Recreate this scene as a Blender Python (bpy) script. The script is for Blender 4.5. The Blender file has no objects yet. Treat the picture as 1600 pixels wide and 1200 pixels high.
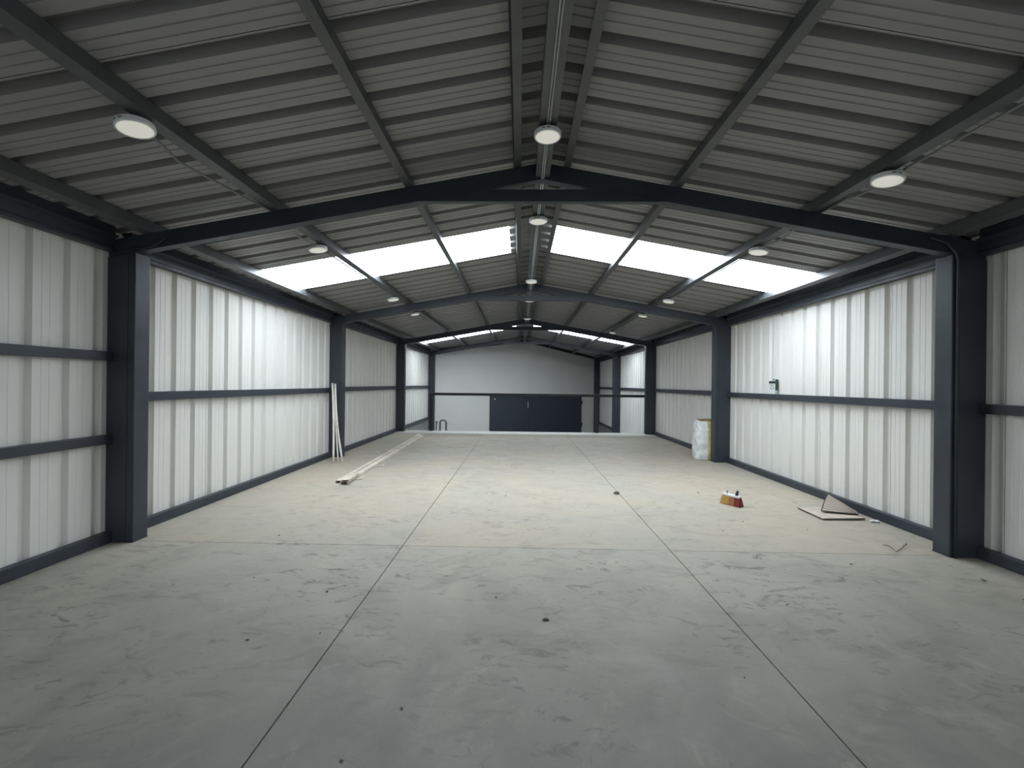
import bpy, bmesh, math, random
from mathutils import Matrix, Vector
random.seed(7)
S = bpy.context.scene
COL = S.collection

# ------------------------------------------------------------------ camera
CAM_X, CAM_H = -0.166, 1.366
YAW, PITCH, ROLL, FPX = -0.0192, -0.0001, 0.0108, 660.0
cd = bpy.data.cameras.new('camera')
cd.sensor_width = 36.0
cd.lens = FPX / 1600.0 * 36.0
cd.clip_start = 0.02
cam = bpy.data.objects.new('camera', cd)
COL.objects.link(cam)
_f = Vector((math.sin(YAW) * math.cos(PITCH), math.cos(YAW) * math.cos(PITCH), math.sin(PITCH)))
_r0 = Vector((math.cos(YAW), -math.sin(YAW), 0))
_u0 = _r0.cross(_f)
_r = _r0 * math.cos(ROLL) + _u0 * math.sin(ROLL)
_u = -_r0 * math.sin(ROLL) + _u0 * math.cos(ROLL)
_m = Matrix((_r, _u, -_f)).transposed().to_4x4()
_m.translation = (CAM_X, 0, CAM_H)
cam.matrix_world = _m
S.camera = cam

# ------------------------------------------------------------------ light and exposure
SKY_EMIT = 11.0            # daylight coming through the translucent roof sheets
LAMP_EMIT = 0.34
w = bpy.data.worlds.new('sky')
S.world = w
w.use_nodes = True
w.node_tree.nodes['Background'].inputs[0].default_value = (0.80, 0.88, 1.0, 1)
w.node_tree.nodes['Background'].inputs[1].default_value = 1.0
S.view_settings.view_transform = 'Standard'
S.view_settings.look = 'None'
S.view_settings.gamma = 1.0
S.view_settings.use_curve_mapping = False
S.view_settings.exposure = 0.10
S.cycles.use_denoising = True
S.cycles.max_bounces = 7
S.cycles.diffuse_bounces = 5
S.cycles.glossy_bounces = 2
S.cycles.adaptive_threshold = 0.02
S.cycles.sample_clamp_indirect = 6.0

# ------------------------------------------------------------------ materials
def mat(name, color, rough=0.5, metal=0.0, spec=0.5):
    m = bpy.data.materials.new(name)
    m.use_nodes = True
    b = m.node_tree.nodes['Principled BSDF']
    b.inputs['Base Color'].default_value = (*color, 1)
    b.inputs['Roughness'].default_value = rough
    b.inputs['Metallic'].default_value = metal
    b.inputs['Specular IOR Level'].default_value = spec
    return m

class NT:
    def __init__(s, m):
        s.m = m; s.t = m.node_tree; s.b = s.t.nodes['Principled BSDF']
        s.tc = s.t.nodes.new('ShaderNodeTexCoord')
    def mapping(s, scale):
        n = s.t.nodes.new('ShaderNodeMapping'); n.inputs['Scale'].default_value = scale
        s.t.links.new(s.tc.outputs['Object'], n.inputs[0]); return n.outputs[0]
    def noise(s, scale, detail=4, rough=0.55, dist=0.0, vec=None):
        n = s.t.nodes.new('ShaderNodeTexNoise')
        n.inputs['Scale'].default_value = scale; n.inputs['Detail'].default_value = detail
        n.inputs['Roughness'].default_value = rough; n.inputs['Distortion'].default_value = dist
        s.t.links.new(vec if vec else s.tc.outputs['Object'], n.inputs['Vector'])
        return n.outputs[0]
    def ramp(s, fac, a, b, ca=(0, 0, 0), cb=(1, 1, 1)):
        n = s.t.nodes.new('ShaderNodeValToRGB')
        e = n.color_ramp.elements
        e[0].position = a; e[0].color = (*ca, 1); e[1].position = b; e[1].color = (*cb, 1)
        s.t.links.new(fac, n.inputs[0]); return n.outputs[0]
    def mix(s, fac, a, b, mode='MIX'):
        n = s.t.nodes.new('ShaderNodeMix'); n.data_type = 'RGBA'; n.blend_type = mode
        for i, v in ((0, fac), (6, a), (7, b)):
            if isinstance(v, (int, float)): n.inputs[i].default_value = v
            elif isinstance(v, tuple): n.inputs[i].default_value = (*v, 1)
            else: s.t.links.new(v, n.inputs[i])
        return n.outputs[2]
    def color(s, c): s.t.links.new(c, s.b.inputs['Base Color'])
    def rough(s, c): s.t.links.new(c, s.b.inputs['Roughness'])
    def bump(s, h, strength=0.2, dist=0.01):
        n = s.t.nodes.new('ShaderNodeBump'); n.inputs['Strength'].default_value = strength
        n.inputs['Distance'].default_value = dist
        s.t.links.new(h, n.inputs['Height']); s.t.links.new(n.outputs[0], s.b.inputs['Normal'])

def concrete(name, base, warm, dark, warm_amt, worn=None):
    """worn = (colour, y0, y1): the trodden bare concrete on the camera side of a ragged dust line"""
    m = mat(name, base, 0.62, 0, 0.3); n = NT(m)
    big = n.ramp(n.noise(0.55, 3, 0.6, 0.6), 0.34, 0.66)
    c = n.mix(n.mix(warm_amt, (0, 0, 0), big), base, warm)
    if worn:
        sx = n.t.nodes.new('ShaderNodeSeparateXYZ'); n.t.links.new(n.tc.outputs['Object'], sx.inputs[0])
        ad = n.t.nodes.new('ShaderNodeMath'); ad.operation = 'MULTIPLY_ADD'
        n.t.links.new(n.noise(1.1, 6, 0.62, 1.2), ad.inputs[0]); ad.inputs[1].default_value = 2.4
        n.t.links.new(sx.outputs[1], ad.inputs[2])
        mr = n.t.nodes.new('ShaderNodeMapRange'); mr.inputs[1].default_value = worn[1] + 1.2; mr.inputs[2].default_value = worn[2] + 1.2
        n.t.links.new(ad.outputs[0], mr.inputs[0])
        c = n.mix(mr.outputs[0], worn[0], c)  # near floor darkened: bare grey tone plus painted-in falloff of the skylight
    # trowel marks: stretched, curved smears
    sm = n.ramp(n.noise(1.9, 8, 0.66, 1.5, n.mapping((1.0, 1.7, 1))), 0.52, 0.70)
    c = n.mix(n.mix(0.42, (0, 0, 0), sm), c, dark)
    sm2 = n.ramp(n.noise(6.5, 10, 0.72, 1.3, n.mapping((0.75, 1.5, 1))), 0.545, 0.625)
    patch = n.ramp(n.noise(0.9, 4, 0.6), 0.38, 0.58)
    c = n.mix(n.mix(1.0, sm2, n.mix(0.9, (0, 0, 0), patch), 'MULTIPLY'), c, dark)
    lt = n.ramp(n.noise(3.1, 8, 0.68, 1.2), 0.56, 0.74)
    c = n.mix(n.mix(0.30, (0, 0, 0), lt), c, tuple(min(1, v * 1.2) for v in warm))
    sp = n.ramp(n.noise(55, 3, 0.6), 0.66, 0.74)
    c = n.mix(n.mix(0.5, (0, 0, 0), sp), c, dark)
    n.color(c)
    n.bump(n.noise(14, 8, 0.65, 1.0), 0.12, 0.01)
    n.rough(n.ramp(n.noise(3, 4), 0.3, 0.8, (0.5,) * 3, (0.78,) * 3))
    return m

M = {}
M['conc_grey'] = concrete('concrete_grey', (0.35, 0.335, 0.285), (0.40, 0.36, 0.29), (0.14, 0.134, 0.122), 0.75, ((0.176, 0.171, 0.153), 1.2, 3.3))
M['conc_dust'] = concrete('concrete_dusty', (0.365, 0.345, 0.29), (0.425, 0.37, 0.285), (0.25, 0.23, 0.19), 0.9)
M['conc_edge'] = concrete('concrete_kerb', (0.45, 0.45, 0.42), (0.50, 0.49, 0.45), (0.33, 0.33, 0.31), 0.6)
M['joint'] = mat('joint_filler', (0.035, 0.034, 0.032), 0.9)
M['conc_raw'] = concrete('concrete_lower', (0.30, 0.30, 0.28), (0.34, 0.33, 0.30), (0.2, 0.2, 0.19), 0.6)

M['steel'] = mat('painted_steel', (0.030, 0.034, 0.043), 0.42, 0, 0.5)
n = NT(M['steel'])
n.color(n.mix(n.ramp(n.noise(3.0, 5, 0.6), 0.40, 0.75), (0.027, 0.033, 0.043), (0.040, 0.048, 0.061)))
n.rough(n.ramp(n.noise(6, 4), 0.3, 0.7, (0.36,) * 3, (0.52,) * 3))
M['rail'] = mat('rail_black_paint', (0.014, 0.016, 0.019), 0.5)
M['purlin'] = mat('primed_purlin_steel', (0.06, 0.064, 0.07), 0.40, 0, 0.5)
n = NT(M['purlin'])
n.color(n.mix(n.ramp(n.noise(4.0, 5, 0.6), 0.40, 0.75), (0.075, 0.079, 0.084), (0.10, 0.105, 0.11)))
M['roof'] = mat('roof_sheet_underside', (0.20, 0.195, 0.185), 0.45, 0.0, 0.5)
n = NT(M['roof'])
n.color(n.mix(n.noise(5.0, 6, 0.7, 0, n.mapping((0.15, 6, 1))), (0.242, 0.238, 0.235), (0.312, 0.304, 0.297)))
M['wall'] = mat('white_wall_sheet', (0.685, 0.675, 0.635), 0.42, 0, 0.5)
n = NT(M['wall'])
dirt = n.ramp(n.noise(3.0, 6, 0.65, 0.4, n.mapping((1, 1.2, 0.35))), 0.56, 0.80)
n.color(n.mix(n.mix(0.14, (0, 0, 0), dirt), (0.685, 0.675, 0.635), (0.52, 0.49, 0.43)))
M['backing'] = mat('leak_block_backing', (0.10, 0.10, 0.10), 0.9)  # for the boards added to block stray daylight
M['plaster'] = mat('end_wall_plaster', (0.62, 0.62, 0.59), 0.7)
n = NT(M['plaster'])
n.color(n.mix(n.noise(1.3, 4, 0.6), (0.56, 0.555, 0.525), (0.64, 0.64, 0.61)))
M['masonry'] = mat('rough_block', (0.27, 0.26, 0.25), 0.9)
n = NT(M['masonry'])
n.color(n.mix(n.noise(7, 6, 0.7), (0.14, 0.135, 0.13), (0.36, 0.35, 0.33))); n.bump(n.noise(14, 6, 0.7), 0.6, 0.03)
M['gate'] = mat('gate_navy_paint', (0.030, 0.038, 0.055), 0.45)
M['lamp_body'] = mat('lamp_white_plastic', (0.74, 0.75, 0.77), 0.35)
M['dark'] = mat('dark_plastic', (0.02, 0.021, 0.023), 0.5)
M['conduit'] = mat('grey_conduit', (0.16, 0.165, 0.17), 0.35)
M['conduit_pale'] = mat('pale_conduit', (0.42, 0.43, 0.45), 0.3)
M['pvc'] = mat('white_pvc', (0.68, 0.66, 0.60), 0.4)
n = NT(M['pvc']); n.color(n.mix(n.ramp(n.noise(5, 5, 0.6), 0.45, 0.75), (0.70, 0.68, 0.62), (0.50, 0.45, 0.37)))
M['profile'] = mat('cream_profile', (0.60, 0.55, 0.46), 0.5)
n = NT(M['profile']); n.color(n.mix(n.ramp(n.noise(4, 5, 0.6), 0.4, 0.75), (0.66, 0.61, 0.52), (0.42, 0.35, 0.27)))
M['sack'] = mat('woven_white_plastic', (0.66, 0.67, 0.66), 0.55)
n = NT(M['sack']); n.color(n.mix(n.ramp(n.noise(9, 5, 0.6), 0.45, 0.75), (0.70, 0.71, 0.70), (0.52, 0.52, 0.49))); n.bump(n.noise(25, 6, 0.6), 0.5, 0.02)
M['sack_yellow'] = mat('woven_yellow_plastic', (0.55, 0.44, 0.17), 0.55)
n = NT(M['sack_yellow']); n.color(n.mix(n.ramp(n.noise(8, 5, 0.6), 0.40, 0.75), (0.62, 0.52, 0.24), (0.40, 0.28, 0.10))); n.bump(n.noise(25, 6, 0.6), 0.5, 0.02)
M['bristle_y'] = mat('ochre_bristles', (0.46, 0.27, 0.075), 0.7)
M['bristle_s'] = mat('salmon_bristles', (0.36, 0.14, 0.08), 0.7)
M['bristle_r'] = mat('brick_red_bristles', (0.20, 0.030, 0.028), 0.7)
M['white_plastic'] = mat('white_plastic', (0.72, 0.72, 0.70), 0.4)
M['card'] = mat('worn_cardboard', (0.50, 0.43, 0.35), 0.8)
n = NT(M['card']); n.color(n.mix(n.noise(9, 5, 0.6), (0.42, 0.35, 0.28), (0.58, 0.51, 0.43)))
M['card_edge'] = mat('card_dark_edge', (0.055, 0.048, 0.042), 0.8)
M['card_rib'] = mat('corrugated_liner', (0.40, 0.35, 0.29), 0.8)
M['card_rib_dark'] = mat('mat_ribs', (0.22, 0.185, 0.15), 0.8)
M['green'] = mat('pack_green', (0.022, 0.055, 0.032), 0.45)
M['pack_white'] = mat('pack_white', (0.66, 0.69, 0.68), 0.4)
M['ink'] = mat('pack_ink', (0.12, 0.18, 0.13), 0.5)
M['crumb'] = mat('debris_dark', (0.06, 0.055, 0.05), 0.9)
M['stone'] = mat('debris_stone', (0.16, 0.145, 0.125), 0.9)
M['chrome'] = mat('bright_metal', (0.6, 0.61, 0.62), 0.25, 0.9)

def emission(name, color, strength, diffuse=None):
    m = mat(name, diffuse or (0.8, 0.8, 0.8), 0.5)
    b = m.node_tree.nodes['Principled BSDF']
    b.inputs['Emission Color'].default_value = (*color, 1)
    b.inputs['Emission Strength'].default_value = strength
    return m
M['skylight'] = emission('daylit_translucent_sheet', (0.83, 0.92, 1.0), SKY_EMIT)
M['diffuser'] = emission('lamp_diffuser', (1.0, 0.97, 0.86), LAMP_EMIT, (0.75, 0.75, 0.7))

# ------------------------------------------------------------------ helpers
def box(bm, x0, x1, y0, y1, z0, z1):
    v = [bm.verts.new(p) for p in ((x0, y0, z0), (x1, y0, z0), (x1, y1, z0), (x0, y1, z0), (x0, y0, z1), (x1, y0, z1), (x1, y1, z1), (x0, y1, z1))]
    for f in ((0, 3, 2, 1), (4, 5, 6, 7), (0, 1, 5, 4), (1, 2, 6, 5), (2, 3, 7, 6), (3, 0, 4, 7)):
        bm.faces.new([v[i] for i in f])

def prism(bm, pts, axis, a, b):
    """polygon pts in the plane across `axis`, extruded from a to b"""
    def P(p, t):
        return {'x': (t, p[0], p[1]), 'y': (p[0], t, p[1]), 'z': (p[0], p[1], t)}[axis]
    A = [bm.verts.new(P(p, a)) for p in pts]; B = [bm.verts.new(P(p, b)) for p in pts]
    bm.faces.new(A); bm.faces.new(B[::-1])
    k = len(pts)
    for i in range(k):
        bm.faces.new((A[i], B[i], B[(i + 1) % k], A[(i + 1) % k]))

def tube(bm, pts, r, seg=8, caps=True):
    pts = [Vector(p) for p in pts]
    rings = []; up = None
    for i, p in enumerate(pts):
        d = (pts[min(i + 1, len(pts) - 1)] - pts[max(i - 1, 0)]).normalized()
        if up is None:
            up = Vector((0, 0, 1)) if abs(d.z) < 0.9 else Vector((1, 0, 0))
        s = d.cross(up).normalized(); up = s.cross(d).normalized()
        rr = r[i] if isinstance(r, (list, tuple)) else r
        rings.append([bm.verts.new(p + (s * math.cos(2 * math.pi * k / seg) + up * math.sin(2 * math.pi * k / seg)) * rr) for k in range(seg)])
    for a, b in zip(rings, rings[1:]):
        for k in range(seg):
            bm.faces.new((a[k], a[(k + 1) % seg], b[(k + 1) % seg], b[k]))
    if caps:
        bm.faces.new(rings[0][::-1]); bm.faces.new(rings[-1])

def lathe(bm, prof, seg=40):
    rings = []
    for r, z in prof:
        if r < 1e-6: rings.append([bm.verts.new((0, 0, z))])
        else: rings.append([bm.verts.new((r * math.cos(2 * math.pi * k / seg), r * math.sin(2 * math.pi * k / seg), z)) for k in range(seg)])
    for a, b in zip(rings, rings[1:]):
        for k in range(seg):
            q = [a[k % len(a)], a[(k + 1) % len(a)], b[(k + 1) % len(b)], b[k % len(b)]]
            q = list(dict.fromkeys(q))
            if len(q) > 2: bm.faces.new(q)

def mesh(name, bm, bevel=0.0, smooth=False):
    bmesh.ops.recalc_face_normals(bm, faces=bm.faces)
    if bevel:
        bmesh.ops.bevel(bm, geom=[e for e in bm.edges if len(e.link_faces) == 2 and e.calc_face_angle(0) > 0.5], offset=bevel, segments=2, affect='EDGES', profile=0.6)
    me = bpy.data.meshes.new(name); bm.to_mesh(me); bm.free()
    if smooth:
        for p in me.polygons: p.use_smooth = True
    return me

def obj(name, data, m=None, parent=None, loc=(0, 0, 0)):
    if isinstance(data, bmesh.types.BMesh): data = mesh(name, data)
    if m is not None and not data.materials: data.materials.append(M[m] if isinstance(m, str) else m)
    o = bpy.data.objects.new(name, data); COL.objects.link(o)
    o.location = loc
    if parent: o.parent = parent
    return o

def tag(o, label, cat, group=None):
    o['label'] = label; o['category'] = cat
    if group: o['group'] = group
    return o

def thing(name, label, cat, loc=(0, 0, 0), rot=(0, 0, 0), group=None):
    o = bpy.data.objects.new(name, None); COL.objects.link(o)
    o.empty_display_size = 0.1
    o.location = loc; o.rotation_euler = rot
    return tag(o, label, cat, group)

def struct(name, data=None, m=None, label=None, loc=(0, 0, 0)):
    if data is None:
        o = bpy.data.objects.new(name, None); COL.objects.link(o); o.location = loc
    else: o = obj(name, data, m, None, loc)
    o['kind'] = 'structure'
    if label: o['label'] = label
    return o

def BM(): return bmesh.new()

# ------------------------------------------------------------------ dimensions of the hall
WL, WR = 3.645, 3.600        # inner face of the wall sheets
CL, CR = 3.404, 3.320        # inner face of the columns
SL = 0.18                    # roof slope
Z_SHEET, Z_RT, Z_RB = 3.295, 3.195, 3.056   # ridge heights: sheet, rafter top, rafter bottom
D1, BAY, CD = 3.484, 4.144, 0.143
Y0, Y1 = -6.07, 20.20
EDGE = 12.05                 # where the upper floor ends
LOW = -2.70                  # lower floor
def yend(x): return 16.0 + (x + 3.70) * 0.578   # the end wall stands askew

# ------------------------------------------------------------------ floor
floor = struct('floor', None, None, 'poured concrete upper floor with saw-cut joints')
JX = (-1.135, 1.093); JY = 3.525; JG = 0.0035
b = BM(); box(b, -WL - 0.05, WR + 0.05, Y0, EDGE - 0.02, -0.22, -0.012)
obj('joint_bed', b, 'joint', floor)
xs = [(-WL - 0.04, JX[0] - JG), (JX[0] + JG, JX[1] - JG), (JX[1] + JG, WR + 0.04)]
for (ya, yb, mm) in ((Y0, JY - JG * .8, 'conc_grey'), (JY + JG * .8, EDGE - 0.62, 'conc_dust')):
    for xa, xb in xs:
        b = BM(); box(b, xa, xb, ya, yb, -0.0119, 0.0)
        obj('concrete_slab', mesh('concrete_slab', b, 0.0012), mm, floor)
b = BM(); box(b, -WL - 0.04, WR + 0.04, EDGE - 0.62, EDGE, -0.24, 0.008)
obj('edge_kerb', mesh('edge_kerb', b, 0.006), 'conc_edge', floor)
b = BM(); box(b, -4.4, 4.4, EDGE - 0.35, 21.5, LOW - 0.15, LOW)
struct('floor_lower', b, 'conc_raw', 'lower concrete floor beyond the edge')
b = BM(); box(b, -WL - 0.05, WR + 0.05, EDGE - 0.32, EDGE - 0.14, LOW, -0.245)  # unseen wall added to block sky light from beneath
struct('wall_leak_block', b, 'plaster', 'added light-blocking wall under the edge of the upper floor')

# ------------------------------------------------------------------ corrugated sheets
PITCH, SHEET = 0.2525, 1.01
def profile(width=SHEET, gap=0.004, dep=0.055, sl=0.013, mic=0.0045):
    p = []
    k = int(round(width / PITCH))
    for i in range(k):
        s = i * PITCH
        p += [(s, 0), (s + 0.012, 0), (s + 0.012 + sl, dep), (s + 0.090 - sl, dep), (s + 0.090, 0)]
        for mr in (0.144, 0.198):
            p += [(s + mr - 0.006, 0), (s + mr - 0.002, mic), (s + mr + 0.002, mic), (s + mr + 0.006, 0)]
    p.append((width - gap, 0))
    return p
PR = profile()
PR_WALL = profile(dep=0.034, sl=0.020, mic=0.002)

def strip(fn0, fn1, PR=PR):
    """sheet between two edges: fn0/fn1 map (s, depth) to points"""
    b = BM()
    A = [b.verts.new(fn0(s, d)) for s, d in PR]; B = [b.verts.new(fn1(s, d)) for s, d in PR]
    for i in range(len(PR) - 1): b.faces.new((A[i], A[i + 1], B[i + 1], B[i]))
    return b

# walls
def wall(side, name, label, ystart, yfirst, ystop):
    sg = -1 if side == 'L' else 1
    W = WL if side == 'L' else WR
    wl = struct(name, None, None, label)
    def sheet_mesh(z0, z1):
        return mesh('wall_sheet', strip(lambda s, d: (sg * (W + d), s, z0), lambda s, d: (sg * (W + d), s, z1), PR_WALL))
    std = sheet_mesh(0.0, 2.63); std.materials.append(M['wall'])
    low = sheet_mesh(-0.45, 2.63); low.materials.append(M['wall'])
    y = yfirst
    while y > ystart: y -= SHEET
    while y < ystop - 0.1:
        o = obj('wall_sheet', low if (side == 'R' and y > EDGE - 0.6) else std, None, wl, (0, y, 0))
        y += SHEET
    b = BM(); box(b, sg * (W + 0.036), sg * (W + 0.08), y - SHEET * 26 if side == 'R' else Y0, y, -0.25 if side == 'L' else -0.45, 2.66)
    obj('leak_block_board', b, 'backing', wl)  # added behind the sheets to stop sky light leaking through the seams
    return wl
wall_left = wall('L', 'wall_left', 'left wall of white corrugated steel sheets on dark girts', Y0, 5.63, 16.6)
wall_right = wall('R', 'wall_right', 'right wall of white corrugated steel sheets on dark girts', Y0, 4.36, 20.4)

def cgirt(b, sg, W, y0, y1, z0, z1, dep=0.06):
    """hollow-section rail standing proud of the sheets, with a return lip"""
    box(b, *sorted((sg * (W - dep), sg * (W - 0.0015))), y0, y1, z0, z1)
def bays(side):
    c = [D1 + i * BAY for i in range(-1, 5)]
    c[0] = Y0 - CD
    e = (16.0, 20.15)[side == 'R']
    r = []
    for i in range(5):
        a = c[i] + CD + 0.001; z = min((c[i + 1] if i + 1 < len(c) else e), e)
        if z - a > 0.2: r.append((i, a, z - 0.001))
    return r
for side, wl, sg, W in (('L', wall_left, -1, WL), ('R', wall_right, 1, WR)):
    for i, a, z in bays(side):
        lv = [(1.175, 1.258)]
        if i == 0 and side == 'L': lv = [(0.83, 0.905), (1.525, 1.60)]
        if i == 0 and side == 'R': lv = [(1.168, 1.245)]
        if i >= 2: lv = [(1.185, 1.275)]
        for z0, z1 in lv:
            b = BM(); cgirt(b, sg, W, a, z, z0, z1)
            obj('girt', mesh('girt', b, 0.004), 'steel', wl)
        zb = 0.001
        if i >= 3: zb = -0.45 if side == 'R' else 0.0
        if not (side == 'R' and i == 3):
            b = BM(); cgirt(b, sg, W, a, z, zb, zb + 0.092, 0.065)
            obj('base_rail', mesh('base_rail', b, 0.005), 'steel', wl)
        b = BM()
        prism(b, [(sg * (W - 0.002), 2.44), (sg * (W - 0.075), 2.44), (sg * (W - 0.075), 2.465), (sg * (W - 0.062), 2.475), (sg * (W - 0.062), 2.545), (sg * (W - 0.10), 2.562), (sg * (W - 0.10), 2.575), (sg * (W - 0.07), 2.585), (sg * (W - 0.07), 2.652), (sg * (W - 0.002), 2.640)], 'y', a, z)
        obj('eave_beam', b, 'steel', wl)
    # rough block wall below the sheets, beyond the floor edge
    b = BM(); box(b, *sorted((sg * (W - 0.03), sg * (W + 0.2))), EDGE - 0.1, 16.2 if side == 'L' else 20.6, LOW, -0.001 if side == 'L' else -0.452)
    obj('block_plinth', b, 'masonry', wl)

# near wall, behind the photographer
b = BM()
prism(b, [(-WL - 0.05, -0.2), (WR + 0.05, -0.2), (WR + 0.05, Z_SHEET - SL * WR), (0, Z_SHEET), (-WL - 0.05, Z_SHEET - SL * WL)], 'y', Y0 - 0.1, Y0)
struct('wall_near', b, 'plaster', 'plain white wall behind the camera')

# end wall, askew
b = BM()
def ew(x, z, off=0.0):
    # off: distance towards the hall
    nx, ny = 0.578 / math.hypot(1, 0.578), -1 / math.hypot(1, 0.578)
    return (x + nx * off, yend(x) + ny * off, z)
def endprism(b, pts, o0, o1):
    A = [b.verts.new(ew(x, z, o0)) for x, z in pts]; B = [b.verts.new(ew(x, z, o1)) for x, z in pts]
    b.faces.new(A); b.faces.new(B[::-1]); k = len(pts)
    for i in range(k): b.faces.new((A[i], B[i], B[(i + 1) % k], A[(i + 1) % k]))
roofz = lambda x: Z_SHEET - SL * abs(x)
endprism(b, [(-3.72, LOW), (3.72, LOW), (3.72, roofz(3.72) + 0.02), (0, roofz(0) + 0.02), (-3.72, roofz(3.72) + 0.02)], -0.12, 0.0)
wall_end = struct('wall_end', b, 'plaster', 'smooth pale end wall standing askew with a dark gate')
b = BM()
for xa, xb in ((-3.45, 0.0), (0.0, 3.3)):
    endprism(b, [(xa, roofz(xa) - 0.001), (xb, roofz(xb) - 0.001), (xb, roofz(xb) - 0.125), (xa, roofz(xa) - 0.125)], 0.001, 0.035)
obj('head_angle', b, 'steel', wall_end)
b = BM(); endprism(b, [(-3.38, 1.00), (-1.42, 1.00), (-1.42, 1.012), (-3.38, 1.012)], 0.0005, 0.006)
obj('drip_ledge', b, 'plaster', wall_end)

# gate in the end wall
door = struct('door_1', None, None, 'wide dark navy double gate in the end wall')
b = BM()
GX0, GX1, GZ = -1.41, 2.67, 0.885
endprism(b, [(GX0 - 0.0, LOW), (GX0 + 0.10, LOW), (GX0 + 0.10, GZ - 0.08), (GX1 - 0.08, GZ - 0.08), (GX1 - 0.08, LOW), (GX1, LOW), (GX1, GZ), (GX0, GZ)], 0.002, 0.05)
obj('door_frame', b, 'steel', door)
for xa, xb in ((GX0 + 0.105, 0.225), (0.235, GX1 - 0.085)):
    b = BM(); endprism(b, [(xa, LOW + 0.02), (xb, LOW + 0.02), (xb, GZ - 0.085), (xa, GZ - 0.085)], 0.003, 0.036)
    leaf = obj('door_leaf', b, 'gate', door)
    hx = 0.15 if xa < 0 else 0.30
    b = BM(); tube(b, [ew(hx, 0.62, 0.038), ew(hx, 0.61, 0.07), ew(hx, 0.36, 0.07), ew(hx, 0.35, 0.038)], 0.014)
    obj('pull_handle', b, 'conduit_pale' if xa < 0 else 'steel', leaf)
b = BM(); endprism(b, [(-1.25, 0.70), (-1.21, 0.70), (-1.21, 0.76), (-1.25, 0.76)], 0.051, 0.06)
obj('latch_plate', b, 'chrome', door)
for hz in (0.55, -0.48, -1.9):
    b = BM(); tube(b, [ew(GX1 + 0.03, hz - 0.08, 0.03), ew(GX1 + 0.03, hz + 0.08, 0.03)], 0.03)
    obj('hinge', b, 'steel', door)

# ------------------------------------------------------------------ roof
ceiling = struct('ceiling', None, None, 'gable roof of corrugated steel sheets seen from below')
win = 0
for sg, W in ((-1, WL), (1, WR)):
    xe = W + 0.09
    def P(s, d, x):
        return (sg * x, s, Z_SHEET - SL * x + d)
    rm = mesh('roof_sheet', strip(lambda s, d: P(s, d, 0.012), lambda s, d: P(s, d, xe))); rm.materials.append(M['roof'])
    xr = 0.32 if sg < 0 else 0.245
    xs_ = 3.32 if sg < 0 else 3.30
    sm = mesh('skylight_sheet', strip(lambda s, d: P(s, d, xr), lambda s, d: P(s, d, xs_))); sm.materials.append(M['skylight'])
    km = mesh('ridge_piece', strip(lambda s, d: P(s, d, 0.012), lambda s, d: P(s, d, xr - 0.001))); km.materials.append(M['roof'])
    em = mesh('eave_piece', strip(lambda s, d: P(s, d, xs_ + 0.001), lambda s, d: P(s, d, xe))); em.materials.append(M['roof'])
    for k in range(-11, 15):
        y = 5.02 + SHEET * k
        if k in (-8, 0, 8):  # rear pair is unseen: continues the spacing, kept to light the near walls
            win += 1
            where = {-8: 'added unseen behind the camera', 0: 'between the two nearest roof frames', 8: 'farthest from the camera'}[k]
            wo = struct('window_%d' % win, sm, None, 'bright translucent skylight sheet in the %s roof slope, %s' % ('left' if sg < 0 else 'right', where), (0, y, 0))
            obj('ridge_piece', km, None, ceiling, (0, y, 0))
            obj('eave_piece', em, None, ceiling, (0, y, 0))
        else:
            obj('roof_sheet', rm, None, ceiling, (0, y, 0))
    # unseen outer deck added to keep daylight out between skylights
    edges = [Y0 - 0.2] + [v for k, k2 in ((-8, -7), (0, 1), (8, 9)) for v in (5.02 + SHEET * k + 0.002, 5.02 + SHEET * k2 - 0.006)] + [21.2]
    for a, z in zip(edges[::2], edges[1::2]):
        b = BM(); prism(b, [(sg * 0.0, Z_SHEET + 0.057), (sg * (xe + 0.1), Z_SHEET + 0.057 - SL * (xe + 0.1)), (sg * (xe + 0.1), Z_SHEET + 0.085 - SL * (xe + 0.1)), (sg * 0.0, Z_SHEET + 0.085)], 'y', a, z)
        obj('leak_block_deck', b, 'backing', ceiling)
b = BM()
prism(b, [(-0.16, Z_SHEET + 0.0575 - SL * .16), (0, Z_SHEET + 0.0575), (0.16, Z_SHEET + 0.0575 - SL * .16), (0.16, Z_SHEET + 0.075 - SL * .16), (0, Z_SHEET + 0.075), (-0.16, Z_SHEET + 0.075 - SL * .16)], 'y', Y0, 20.6)
obj('ridge_cap', b, 'roof', ceiling)

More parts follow.
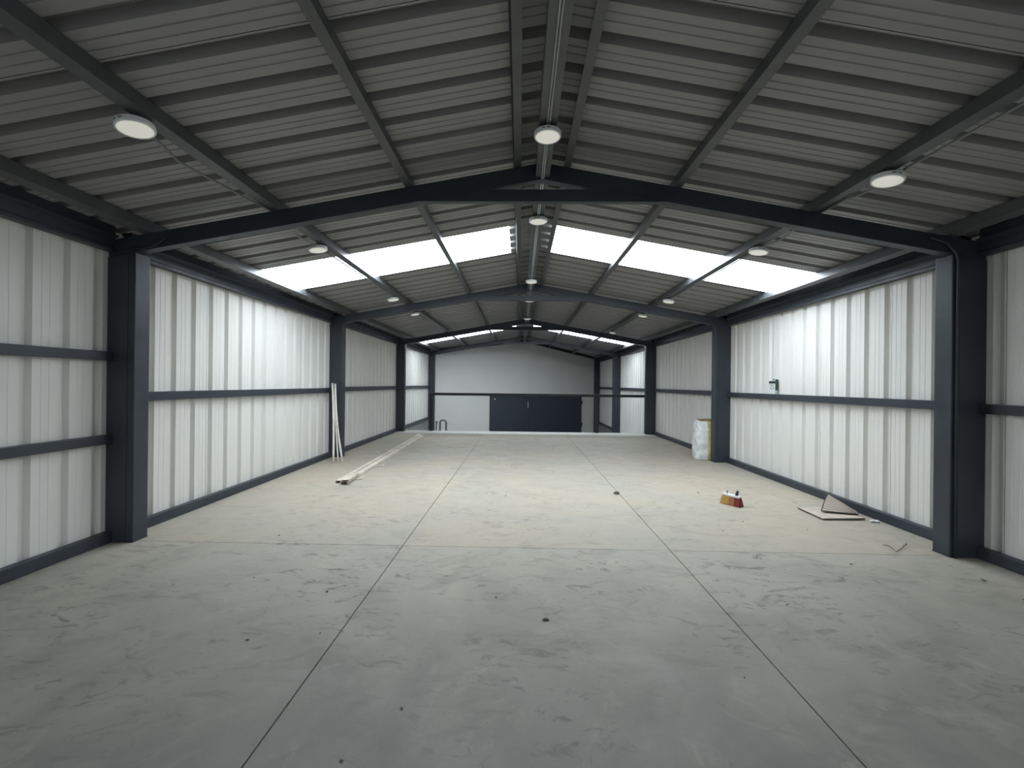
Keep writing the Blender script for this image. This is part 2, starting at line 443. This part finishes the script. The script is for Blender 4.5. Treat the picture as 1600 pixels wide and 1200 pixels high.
# ------------------------------------------------------------------ columns
def column(sg, i, label):
    W, C = (WL, CL) if sg < 0 else (WR, CR)
    y = D1 + i * BAY
    zb = 0.0 if y < EDGE else LOW
    b = BM()
    # box column of two welded channels; the top follows the rafter
    zt = lambda x: (Z_RB if i < 4 else Z_RT + 0.09) - SL * x - 0.001
    prism(b, [(sg * C, zb), (sg * (W - 0.001), zb), (sg * (W - 0.001), zt(W)), (sg * C, zt(C))], 'y', y, y + CD)
    t = thing('steel_column', label, 'column', (sg * (C + W) / 2, y + CD / 2, zb), group='steel columns of the hall')
    sh = obj('shaft', mesh('shaft', b, 0.008), 'steel', t)
    sh.matrix_parent_inverse = Matrix.Translation(t.location).inverted()
    b = BM()
    box(b, sg * (C + 0.06) - 0.002, sg * (C + 0.06) + 0.002, y - 0.0022, y - 0.0002, zb, zt(C + 0.06) - 0.01)
    ws = obj('weld_seam', b, 'dark', t); ws.matrix_parent_inverse = sh.matrix_parent_inverse
    b = BM(); box(b, *sorted((sg * (C - 0.002), sg * (W - 0.07))), y - 0.004, y + CD + 0.0, zb, zb + 0.006)
    bp = obj('base_plate', b, 'steel', t); bp.matrix_parent_inverse = sh.matrix_parent_inverse
ord_ = ['nearest', 'second nearest', 'third nearest', 'fourth nearest', 'farthest']
for i in range(4): column(-1, i, 'dark steel column on the left wall, %s to the camera' % (ord_[i] if i < 3 else 'farthest'))
for i in range(5): column(1, i, 'dark steel column on the right wall, %s to the camera' % (ord_[i] if i < 4 else 'farthest'))

# ------------------------------------------------------------------ roof frames
for i in range(4):
    y = D1 + i * BAY + 0.002
    t = thing('roof_truss', 'dark steel gable roof frame with collar tie, %s to the camera' % (ord_[i] if i < 3 else 'farthest'), 'roof truss', (0, y, Z_RB), group='roof frames')
    inv = Matrix.Translation(t.location).inverted()
    for sg, W in ((-1, WL), (1, WR)):
        b = BM(); xa = 0.001
        prism(b, [(sg * xa, Z_RB - SL * xa), (sg * (W - 0.01), Z_RB - SL * (W - 0.01)), (sg * (W - 0.01), Z_RT - 0.001 - SL * (W - 0.01)), (sg * xa, Z_RT - 0.001 - SL * xa)], 'y', y, y + 0.08)
        o = obj('rafter', mesh('rafter', b, 0.004), 'steel', t); o.matrix_parent_inverse = inv
    b = BM()
    xt, xbm = (Z_RB - 2.971) / SL, (Z_RB - 2.871) / SL
    prism(b, [(-xbm - 0.03, 2.871), (xbm + 0.03, 2.871), (xt + 0.10, 2.971), (-xt - 0.10, 2.971)], 'y', y - 0.004, y + 0.052)
    o = obj('collar_tie', mesh('collar_tie', b, 0.003), 'steel', t); o.matrix_parent_inverse = inv

# ------------------------------------------------------------------ purlins
def cpurlin(x_in, wdt, hgt, sg, y0, y1):
    """C section lying on the rafters, web towards the ridge, tilted with the slope"""
    a = math.atan(SL)
    t_, lip = 0.005, 0.018
    sec = [(0, 0), (wdt, 0), (wdt, lip), (wdt - t_, lip), (wdt - t_, t_), (t_, t_), (t_, hgt - t_), (wdt - t_, hgt - t_), (wdt - t_, hgt - lip), (wdt, hgt - lip), (wdt, hgt), (0, hgt)]
    pts = []
    for u, v in sec:
        px = x_in + u * math.cos(a) + v * math.sin(a)
        pz = Z_RT - SL * x_in - u * math.sin(a) + v * math.cos(a)
        pts.append((sg * px, pz))
    b = BM(); prism(b, pts, 'y', y0, y1)
    return b
PUR = [(0.175, 0.055, 'beside the ridge'), (1.082, 0.058, 'midway up the slope'), (2.19, 0.075, 'carrying the row of lamps'), (3.265, 0.08, 'above the eave')]
for sg, sn in ((-1, 'left'), (1, 'right')):
    for x_in, wdt, wh in PUR:
        b = cpurlin(x_in, wdt, 0.094, sg, Y0 + 0.002, min(yend(sg * x_in - 0.08), 20.1) - 0.04)
        o = obj('roof_purlin', b, 'purlin')
        tag(o, 'long dark steel purlin of the %s slope %s' % (sn, wh), 'purlin', 'roof purlins')
rb = thing('ridge_beam', 'pair of dark steel channels under the roof ridge', 'ridge beam', (0, 0, 3.07))
for sg in (-1, 1):
    b = BM(); a0, a1 = 0.012, 0.056
    z0, z1, tt = 3.072, 3.19, 0.005
    sec = [(a1, z0), (a0, z0), (a0, z1), (a1, z1), (a1, z1 - 0.018), (a1 - tt, z1 - 0.018), (a1 - tt, z1 - tt), (a0 + tt, z1 - tt), (a0 + tt, z0 + tt), (a1 - tt, z0 + tt), (a1 - tt, z0 + 0.018), (a1, z0 + 0.018)]
    prism(b, [(sg * x, z) for x, z in sec], 'y', Y0 + 0.002, 18.0)
    o = obj('channel', b, 'purlin', rb); o.matrix_parent_inverse = Matrix.Translation(rb.location).inverted()

# ------------------------------------------------------------------ lamps
lamp_meshes = {}
def make_lamp_meshes():
    R = 0.091
    b = BM(); lathe(b, [(0, 0.0), (R - 0.006, 0.0), (R, -0.004), (R, -0.026), (R - 0.003, -0.031), (R - 0.010, -0.033), (R - 0.011, -0.030)]); lamp_meshes['housing'] = mesh('housing', b, smooth=False)
    b = BM(); lathe(b, [(R - 0.0112, -0.0295), (R - 0.03, -0.0325), (0, -0.034)]); lamp_meshes['diffuser'] = mesh('diffuser', b, smooth=True)
    b = BM(); lathe(b, [(0, 0.02), (0.045, 0.02), (0.045, 0.0005), (0, 0.0005)], 20); lamp_meshes['mount'] = mesh('mount', b)
    b = BM()
    for a in (-0.42, -0.30, -0.05, 0.07):
        p = Vector((math.sin(a) * (R + 0.0006), -math.cos(a) * (R + 0.0006), 0)); s = Vector((math.cos(a), math.sin(a), 0)) * 0.006
        v = [b.verts.new(p - s + Vector((0, 0, -0.012))), b.verts.new(p + s + Vector((0, 0, -0.012))), b.verts.new(p + s + Vector((0, 0, -0.019))), b.verts.new(p - s + Vector((0, 0, -0.019)))]
        b.faces.new(v)
    lamp_meshes['marking'] = mesh('marking', b)
    for k, m in (('housing', 'lamp_body'), ('diffuser', 'diffuser'), ('mount', 'dark'), ('marking', 'ink')): lamp_meshes[k].materials.append(M[m])
make_lamp_meshes()
def lamp(x, y, z, tilt, label, group):
    t = thing('ceiling_light', label, 'ceiling light', (x, y, z), (0, tilt, 0), group)
    h = obj('housing', lamp_meshes['housing'], None, t)
    obj('marking', lamp_meshes['marking'], None, h)
    for k in ('diffuser', 'mount'): obj(k, lamp_meshes[k], None, t)
num = ['nearest', 'second nearest', 'third nearest', 'fourth nearest', 'farthest']
for k, y in enumerate((2.83, 4.31, 6.88, 8.44, 10.8)):
    lamp(0.0, y, 3.05, 0, 'round white lamp under the ridge, %s to the camera' % num[k], 'round lamps')
ta = math.atan(SL)
for k, y in enumerate((2.265, 4.35, 6.96, 8.42)):
    lamp(-2.285, y, Z_RT - SL * 2.285 - 0.022, -ta, 'round white lamp on the left roof slope, %s' % (num[k] + ' to the camera' if k < 3 else 'farthest from the camera'), 'round lamps')
for k, y in enumerate((2.85, 4.37, 6.99, 8.45, 11.2)):
    lamp(2.262, y, Z_RT - SL * 2.262 - 0.022, ta, 'round white lamp on the right roof slope, %s' % (num[k] + ' to the camera' if k < 4 else 'farthest from the camera'), 'round lamps')

# ------------------------------------------------------------------ conduits and cables
def zr(x, drop=0.0): return Z_RT - SL * abs(x) - drop
def run(pts, r=0.008, m='conduit', name='electrical_conduit', label='', seg=8):
    b = BM(); tube(b, pts, r, seg)
    o = obj(name, mesh(name, b, smooth=True), m); return tag(o, label, 'conduit')
L = []
for x, y in [(-2.29, 2.33), (-2.31, 2.45), (-2.335, 2.56), (-2.352, 2.64), (-2.346, 2.75), (-2.32, 2.92), (-2.285, 3.2), (-2.24, 3.47), (-2.24, 3.60), (-2.26, 3.80), (-2.315, 3.98), (-2.31, 4.12), (-2.285, 4.27)]:
    L.append((x, y, zr(x, 0.013)))
for q in (y for y in (3.47, 3.60)): pass
L = [(x, y, z if not 3.4 < y < 3.65 else z - 0.0) for x, y, z in L]
# the run passes the frame through a notch beside the purlin: split it in two pieces
run(L[:8], label='thin grey conduit wavering from the nearest left lamp to the frame')
run(L[8:], label='thin grey conduit between the nearest frame and the second left lamp')
run([(-2.285, 4.44, zr(2.285, .012)), (-2.275, 5.0, zr(2.275, .012)), (-2.27, 5.8, zr(2.27, .012)), (-2.28, 6.4, zr(2.28, .012)), (-2.285, 6.87, zr(2.285, .012))], label='straight conduit along the left lamp purlin below the skylight')
run([(-2.285, 8.5, zr(2.285, .012)), (-2.27, 9.4, zr(2.27, .012)), (-2.28, 11.7, zr(2.28, .012))], label='conduit on the left lamp purlin beyond the second frame')
R_ = [(2.28, -0.5), (2.285, 1.2), (2.29, 2.2), (2.285, 2.76)]
run([(x, y, zr(x, 0.012)) for x, y in R_], label='grey conduit along the right lamp purlin overhead')
run([(x, y, zr(x, 0.012)) for x, y in [(2.262, 2.94), (2.30, 3.04), (2.292, 3.12), (2.262, 3.2), (2.25, 3.46)]], label='short bent conduit from the nearest right lamp to the frame')
run([(x, y, zr(x, 0.012)) for x, y in [(2.24, 3.60), (2.25, 3.75), (2.30, 3.95), (2.30, 4.1), (2.262, 4.28)]], label='short bent conduit between the nearest frame and the second right lamp')
run([(x, y, zr(x, 0.012)) for x, y in [(2.262, 4.46), (2.262, 5.5), (2.258, 6.3), (2.262, 6.9)]], label='straight conduit along the right lamp purlin below the skylight')
run([(x, y, zr(x, 0.012)) for x, y in [(2.262, 8.54), (2.262, 9.5), (2.262, 11.1)]], label='conduit between the two farthest right lamps')
for k, xx in enumerate((-0.007, 0.0075)):
    for j, (a, z) in enumerate(((-1.0, 2.75), (2.92, 4.22), (4.40, 6.79), (6.97, 8.35), (8.53, 10.7))):
        o = run([(xx, a, 3.063), (xx + 0.002, (a + z) / 2, 3.0625), (xx, z, 3.063)], 0.0055, 'conduit_pale', 'ridge_cable',
                '%s of two pale cables along the ridge channels, %s run from the camera' % (('left', 'right')[k], ('first', 'second', 'third', 'fourth', 'fifth')[j]))
        o['group'] = 'cables along the ridge'
        o['category'] = 'cable'
o = run([(CR + 0.03, D1 - 0.015, 0.002), (CR + 0.03, D1 - 0.015, 2.2), (CR + 0.03, D1 - 0.016, 2.40), (CR + 0.012, D1 - 0.018, 2.46), (CR - 0.06, D1 - 0.016, 2.54), (CR - 0.2, D1 - 0.014, 2.585)], 0.011, 'steel', 'electrical_conduit', 'dark conduit running up the nearest right column')
o = run([(-CL - 0.02, D1 - 0.012, 2.47), (-CL + 0.06, D1 - 0.02, 2.462), (-CL + 0.16, D1 - 0.02, 2.48), (-CL + 0.26, D1 - 0.012, 2.545)], 0.006, 'steel', 'loose_cable', 'short dark cable sagging at the top of the nearest left column')
o['category'] = 'cable'

# ------------------------------------------------------------------ railing at the floor edge
PX = (-2.69, 2.012)
t = thing('edge_railing', 'dark steel railing with one top rail at the far floor edge', 'railing', (0, EDGE, 0.008))
inv = Matrix.Translation(t.location).inverted()
b = BM(); box(b, PX[0] - 0.04, CR + 0.15, EDGE - 0.085, EDGE - 0.02, 1.020, 1.096)
o = obj('top_rail', mesh('top_rail', b, 0.004), 'rail', t); o.matrix_parent_inverse = inv
for x in PX:
    b = BM(); box(b, x - 0.04, x + 0.04, EDGE - 0.09, EDGE - 0.015, 0.009, 1.019)
    o = obj('post', mesh('post', b, 0.004), 'rail', t); o.matrix_parent_inverse = inv

# bent pipe ends beyond the floor edge
b = BM(); pts = [(-2.53, 12.5, LOW), (-2.53, 12.5, 0.15)]
for k in range(9):
    a = math.pi * k / 8
    pts.append((-2.44 - 0.09 * math.cos(a), 12.5, 0.20 + 0.075 * math.sin(a)))
pts += [(-2.35, 12.5, 0.15), (-2.35, 12.5, LOW)]
tube(b, pts, 0.027, 10)
tag(obj('bent_pipe', mesh('bent_pipe', b, smooth=True), 'conduit'), 'grey pipe bent over like a cane beyond the far floor edge', 'pipe')
b = BM(); tube(b, [(-2.70, 12.55, LOW), (-2.65, 12.55, 0.10), (-2.64, 12.55, 0.17), (-2.635, 12.52, 0.215), (-2.63, 12.45, 0.23)], [0.018, 0.018, 0.022, 0.03, 0.026], 10)
tag(obj('pipe_stub', mesh('pipe_stub', b, smooth=True), 'conduit'), 'short grey pipe end beside the bent pipe', 'pipe')

# ------------------------------------------------------------------ white pipes leaning by the second left column
LP = [((-3.285, 7.03, 0.0), (-3.50, 7.44, 1.345), 'white plastic pipe leaning by the left column, nearest of the three'),
      ((-3.258, 7.155, 0.0), (-3.525, 7.52, 1.33), 'greyer thin pipe between two white pipes leaning by the left column'),
      ((-3.19, 7.165, 0.0), (-3.475, 7.50, 1.335), 'slightly bowed white pipe leaning by the left column, rightmost of three')]
for k, (a, z, lb) in enumerate(LP):
    a = Vector(a); z = Vector(z); r = 0.0165 if k != 1 else 0.012
    bow = Vector((0.012, 0, 0)) if k == 0 else (Vector((-0.03, 0, 0)) if k == 2 else Vector())
    pts = []
    for q in range(9):
        s = q / 8; pts.append(a.lerp(z, s) + bow * math.sin(math.pi * s) + Vector((0, 0, 0.004 * (1 - s))))
    b = BM(); tube(b, pts, r, 12)
    tag(obj('plastic_pipe', mesh('plastic_pipe', b, smooth=True), 'pvc'), lb, 'pipe', 'white pipes leaning by the column')

# ------------------------------------------------------------------ long cream profiles on the floor
def floor_bar(name, a, z, wdt, h, label, m='profile', z0=0.001):
    a = Vector((*a, z0)); z = Vector((*z, z0)); d = (z - a); Ln = d.length; ang = math.atan2(d.y, d.x)
    b = BM()
    t_ = 0.004   # open channel section
    sec = [(-wdt / 2, 0), (wdt / 2, 0), (wdt / 2, h), (wdt / 2 - t_, h), (wdt / 2 - t_, t_), (-wdt / 2 + t_, t_), (-wdt / 2 + t_, h), (-wdt / 2, h)]
    sec = [(s, h - v) for s, v in sec]
    prism(b, sec, 'x', 0, Ln)
    o = obj(name, b, m, None, a); o.rotation_euler = (0, 0, ang)
    return tag(o, label, 'profile', 'cream profiles on the floor')
floor_bar('long_profile', (-2.505, 5.60), (-2.645, 10.72), 0.085, 0.038, 'long cream channel profile on the floor, the right-hand one')
floor_bar('long_profile', (-2.612, 5.66), (-2.76, 10.95), 0.065, 0.034, 'long cream channel profile on the floor, the left-hand one')
floor_bar('short_profile', (-2.475, 5.56), (-2.50, 5.98), 0.09, 0.03, 'short cream offcut lying on the near end of the long profiles', z0=0.041)
for (x, y, a, lb) in ((-2.40, 5.90, 0.5, 'small curled clip beside the near end of the long profiles'), (-2.415, 6.82, -0.3, 'small pale clip halfway along the long profiles')):
    b = BM(); tube(b, [(-0.05, -0.01, 0.008), (-0.01, -0.02, 0.012), (0.03, 0, 0.02), (0.045, 0.02, 0.03), (0.03, 0.04, 0.034)], 0.008, 8)
    o = obj('pipe_clip', mesh('pipe_clip', b, smooth=True), 'profile', None, (x, y, 0)); o.rotation_euler = (0, 0, a)
    tag(o, lb, 'clip')

# ------------------------------------------------------------------ sack behind the second right column
t = thing('rubble_sack', 'white woven sack with a yellow side standing behind the right column', 'sack', (3.285, 7.94, 0.0))
def bag(x_from, x_to):
    b = BM(); seg, lev = 48, 26
    rnd = random.Random(3)
    ph = [rnd.uniform(0, 6.28) for _ in range(8)]
    rings = []
    for j in range(lev + 1):
        v = j / lev; z = 0.735 * v
        hw = 0.205 * (1 - 0.10 * v ** 3) * (0.90 + 0.10 * min(1, v * 7)); hd = 0.135 * (1 - 0.45 * max(0, (v - 0.72) / 0.28) ** 1.4) * (0.88 + 0.12 * min(1, v * 6))
        crease = 0.012 * math.exp(-((v - 0.70) / 0.02) ** 2)
        ring = []
        for k in range(seg):
            a = 2 * math.pi * k / seg; c, s = math.cos(a), math.sin(a)
            x = hw * math.copysign(abs(c) ** 0.45, c); y = hd * math.copysign(abs(s) ** 0.6, s)
            wob = 0.007 * math.sin(5 * a + 13 * v + ph[0]) + 0.006 * math.sin(3 * a - 21 * v + ph[1]) + 0.004 * math.sin(9 * a + 34 * v + ph[2]) - crease
            f = 1 + wob / 0.16
            zz = z + (0.018 * math.sin(3 * a + ph[3]) if j == lev else 0.0)
            ring.append(b.verts.new((x * f + 0.008 * v * v, y * f, zz)))
        rings.append(ring)
    for a_, b_ in zip(rings, rings[1:]):
        for k in range(seg):
            cx = (a_[k].co.x + a_[(k + 1) % seg].co.x) / 2
            if x_from <= cx < x_to: b.faces.new((a_[k], a_[(k + 1) % seg], b_[(k + 1) % seg], b_[k]))
    if x_from < 0:
        b.faces.new(rings[0][::-1]); b.faces.new(rings[-1])
    for v in [v for v in b.verts if not v.link_faces]: b.verts.remove(v)
    return mesh('bag', b, smooth=True)
obj('bag_body', bag(-1, -0.012), 'sack', t)
o = obj('side_panel', bag(-0.012, 1), 'sack_yellow', t); o['label'] = 'yellow woven side of the sack'

# ------------------------------------------------------------------ broom head
t = thing('broom_head', 'small broom head with ochre and brick red bristles lying on the floor', 'broom', (2.285, 4.91, 0.0), (0, 0, math.atan2(-0.196, 0.128)))
BL = 0.225
rnd = random.Random(5)
for part, s0, s1, m in (('ochre_bristles', -BL / 2, -0.012, 'bristle_y'), ('salmon_bristles', -0.012, 0.05, 'bristle_s'), ('red_bristles', 0.05, BL / 2, 'bristle_r')):
    b = BM(); s = s0
    while s < s1:
        for row in (-0.028, -0.014, 0.0, 0.014, 0.028):
            f = s / (BL / 2)
            jx, jy = rnd.uniform(-.004, .004), rnd.uniform(-.004, .004)
            tube(b, [(s * 0.88, row * 0.7, 0.098), (s * 0.94, row * 1.1, 0.05), (s * 1.0 + jx, row * 1.5 + jy, 0.002)], [0.006, 0.0075, 0.0085], 6)
        s += 0.0115
    obj(part, b, m, t)
b = BM(); box(b, -BL * 0.43, BL * 0.43, -0.030, 0.030, 0.099, 0.121)
blk = obj('block', mesh('block', b, 0.006), 'white_plastic', t)
b = BM(); tube(b, [(0.055, 0, 0.120), (0.058, 0.004, 0.150), (0.066, 0.008, 0.176)], [0.016, 0.015, 0.011], 12)
obj('handle_socket', mesh('handle_socket', b, smooth=True), 'dark', blk)
b = BM(); tube(b, [(-0.055, 0, 0.120), (-0.062, 0.0, 0.142), (-0.055, 0, 0.154), (-0.045, 0, 0.150)], 0.006, 8)
obj('hanging_hook', mesh('hanging_hook', b, smooth=True), 'conduit', blk)

# ------------------------------------------------------------------ folded board by the right wall
def sheet_thing(name, corners, z_fn, nu, nv, thick, m_top, m_edge, label, cat, ribs=0):
    """a board interpolated between four corners (near-left, near-right, far-right, far-left)"""
    c = [Vector(p) for p in corners]
    t = thing(name, label, cat, (c[0].x, c[0].y, min(p.z for p in c)))
    inv = Matrix.Translation(t.location).inverted()
    def pt(u, v):
        p = c[0].lerp(c[1], u).lerp(c[3].lerp(c[2], u), v); return p + Vector((0, 0, z_fn(u, v)))
    b = BM(); T = [[b.verts.new(pt(i / nu, j / nv) + Vector((0, 0, thick))) for i in range(nu + 1)] for j in range(nv + 1)]
    B = [[b.verts.new(pt(i / nu, j / nv)) for i in range(nu + 1)] for j in range(nv + 1)]
    for j in range(nv):
        for i in range(nu):
            b.faces.new((T[j][i], T[j][i + 1], T[j + 1][i + 1], T[j + 1][i])); b.faces.new((B[j][i], B[j + 1][i], B[j + 1][i + 1], B[j][i + 1]))
    rim = [(0, i) for i in range(nu)] + [(j, nu) for j in range(nv)] + [(nv, nu - i) for i in range(nu)] + [(nv - j, 0) for j in range(nv)]
    for k in range(len(rim)):
        (j0, i0), (j1, i1) = rim[k], rim[(k + 1) % len(rim)]
        b.faces.new((T[j0][i0], B[j0][i0], B[j1][i1], T[j1][i1]))
    o = obj('board', b, m_top, t); o.matrix_parent_inverse = inv
    b = BM()
    path = [pt(i / nu, j / nv) + Vector((0, 0, thick * 0.6)) for j, i in rim]; path.append(path[0])
    tube(b, path, 0.0055, 6, False)
    o = obj('dark_binding', b, m_edge, t); o.matrix_parent_inverse = inv
    if ribs:
        for k in range(1, ribs):
            b = BM(); v = k / ribs
            tube(b, [pt(0.04 + 0.92 * i / nu, v) + Vector((0, 0, thick + 0.001)) for i in range(nu + 1)], 0.0035, 5)
            o = obj('rib', b, 'card_rib_dark', t); o.matrix_parent_inverse = inv
    return t
sheet_thing('flat_board', [(2.955, 4.40, 0.006), (3.40, 4.42, 0.006), (3.45, 4.86, 0.006), (2.96, 4.79, 0.006)], lambda u, v: 0.006 * u, 6, 4, 0.012, 'card', 'card_edge',
            'worn beige board with dark edge lying flat by the right wall', 'board')
sheet_thing('ribbed_mat', [(3.085, 4.60, 0.036), (3.39, 4.50, 0.036), (3.43, 4.55, 0.040), (3.50, 5.08, 0.093)], lambda u, v: 0.022 * (1 - u) ** 2 * math.sin(math.pi * v) , 8, 12, 0.006, 'card_rib', 'card_edge',
            'ribbed beige mat curling up against the base rail on the right', 'mat', ribs=9)
b = BM()
for k, (x, y, z, r) in enumerate(((0, 0, 0.014, 0.022), (0.035, -0.01, 0.012, 0.018), (0.06, 0.02, 0.01, 0.015))):
    bmesh.ops.create_icosphere(b, subdivisions=2, radius=r, matrix=Matrix.Translation((x, y, z)) @ Matrix.Diagonal((1.2, 0.9, 0.6, 1)))
rnd = random.Random(2)
for v in b.verts: v.co += Vector((rnd.uniform(-.003, .003), rnd.uniform(-.003, .003), rnd.uniform(-.002, .003)))
tag(obj('plastic_scrap', b, 'white_plastic', None, (3.43, 4.36, 0.0)), 'crumpled pale scrap at the right end of the flat board', 'scrap')

# ------------------------------------------------------------------ package on the right girt
px0, py, pz = WR - 0.055, 6.40, 1.259
t = thing('hanging_package', 'small white and dark green package standing on the right wall girt', 'package', (px0 + 0.022, 6.31, pz))
inv = Matrix.Translation(t.location).inverted()
def pk(name, m, x0, x1, y0, y1, z0, z1, bev=0.002, parent=None):
    b = BM(); box(b, x0, x1, y0, y1, z0, z1)
    o = obj(name, mesh(name, b, bev), m, parent or t)
    o.matrix_parent_inverse = inv if parent is None else Matrix.Identity(4)
    return o
pk('carton', 'pack_white', px0 + 0.012, px0 + 0.034, 6.235, 6.395, pz, pz + 0.200)
pk('green_side', 'green', px0 + 0.008, px0 + 0.036, 6.205, 6.2345, pz + 0.055, pz + 0.215)
pk('grey_foot', 'conduit_pale', px0 + 0.008, px0 + 0.036, 6.205, 6.2345, pz, pz + 0.0545)
pk('header_band', 'dark', px0 + 0.009, px0 + 0.0118, 6.24, 6.39, pz + 0.155, pz + 0.190, 0)
pk('hang_tab', 'green', px0 + 0.018, px0 + 0.024, 6.275, 6.31, pz + 0.2005, pz + 0.222, 0.001)
fc = bpy.data.curves.new('printed_number', 'FONT'); fc.body = '25'; fc.size = 0.105; fc.extrude = 0.0004; fc.align_x = 'CENTER'
fo = bpy.data.objects.new('tmp', fc); COL.objects.link(fo)
dg = bpy.context.evaluated_depsgraph_get()
tm = bpy.data.meshes.new_from_object(fo.evaluated_get(dg)); bpy.data.objects.remove(fo)
tm.materials.clear(); tm.materials.append(M['ink'])
o = obj('printed_number', tm, None, t); o.matrix_parent_inverse = inv
o.matrix_world = Matrix.Translation((px0 + 0.011, 6.315, pz + 0.072)) @ Matrix.Rotation(-math.pi / 2, 4, 'Z') @ Matrix.Rotation(math.pi / 2, 4, 'X')
o.location = (px0 + 0.011, 6.315, pz + 0.072); o.rotation_euler = (math.pi / 2, 0, -math.pi / 2)

# ------------------------------------------------------------------ small litter
b = BM(); tube(b, [(2.996, 3.725, 0.004), (3.01, 3.70, 0.012), (3.02, 3.663, 0.004), (2.979, 3.579, 0.003), (3.08, 3.64, 0.010), (3.141, 3.687, 0.016), (3.20, 3.73, 0.012), (3.233, 3.775, 0.004)], 0.0028, 6)
tag(obj('bent_wire', mesh('bent_wire', b, smooth=True), 'crumb'), 'thin bent wire on the floor before the nearest right column', 'wire')
def crumb(name, x, y, r, m, label, flat=0.5, group=None, rot=0.0, sx=1.4):
    b = BM(); bmesh.ops.create_icosphere(b, subdivisions=1, radius=r)
    rr = random.Random(int(x * 977 + y * 131))
    for v in b.verts:
        v.co = Vector((v.co.x * sx, v.co.y, v.co.z * flat)) * rr.uniform(0.75, 1.15)
    lo = min(v.co.z for v in b.verts)
    for v in b.verts: v.co.z -= lo
    o = obj(name, b, m, None, (x, y, 0.0)); o.rotation_euler = (0, 0, rot)
    return tag(o, label, 'debris', group)
crumb('mortar_lump', 1.055, 5.32, 0.034, 'stone', 'grey brown lump on the right floor joint', 0.55)
crumb('spall_blot', -0.005, 2.45, 0.017, 'crumb', 'dark blot for a spall hole in the middle of the near floor', 0.35)  # lump standing in for a spall hole in the slab
for k, (x, y, r) in enumerate([(-2.286, 3.70, .010), (-1.407, 2.724, .013), (-1.237, 2.272, .007), (-1.588, 2.20, .008), (-0.305, 2.695, .008), (1.763, 4.02, .009), (2.102, 4.314, .009), (2.406, 3.313, .012), (3.157, 3.079, .012), (3.114, 2.80, .010), (-0.795, 1.509, .009), (-0.648, 1.759, .008), (-0.328, 5.145, .012), (2.127, 5.447, .014), (1.523, 2.682, .008), (2.6, 4.1, .008), (-2.0, 2.9, .008), (0.9, 2.0, .006)]):
    crumb('debris_chip', x, y, r * 0.72, 'crumb', 'tiny dark chip of debris lying loose on the concrete floor', 0.45, 'debris chips on the floor', random.uniform(0, 3), random.uniform(1.2, 2.4))
crumb('paper_scrap', -2.92, 8.15, 0.035, 'white_plastic', 'pale scrap on the floor by the left wall past the second column', 0.3)
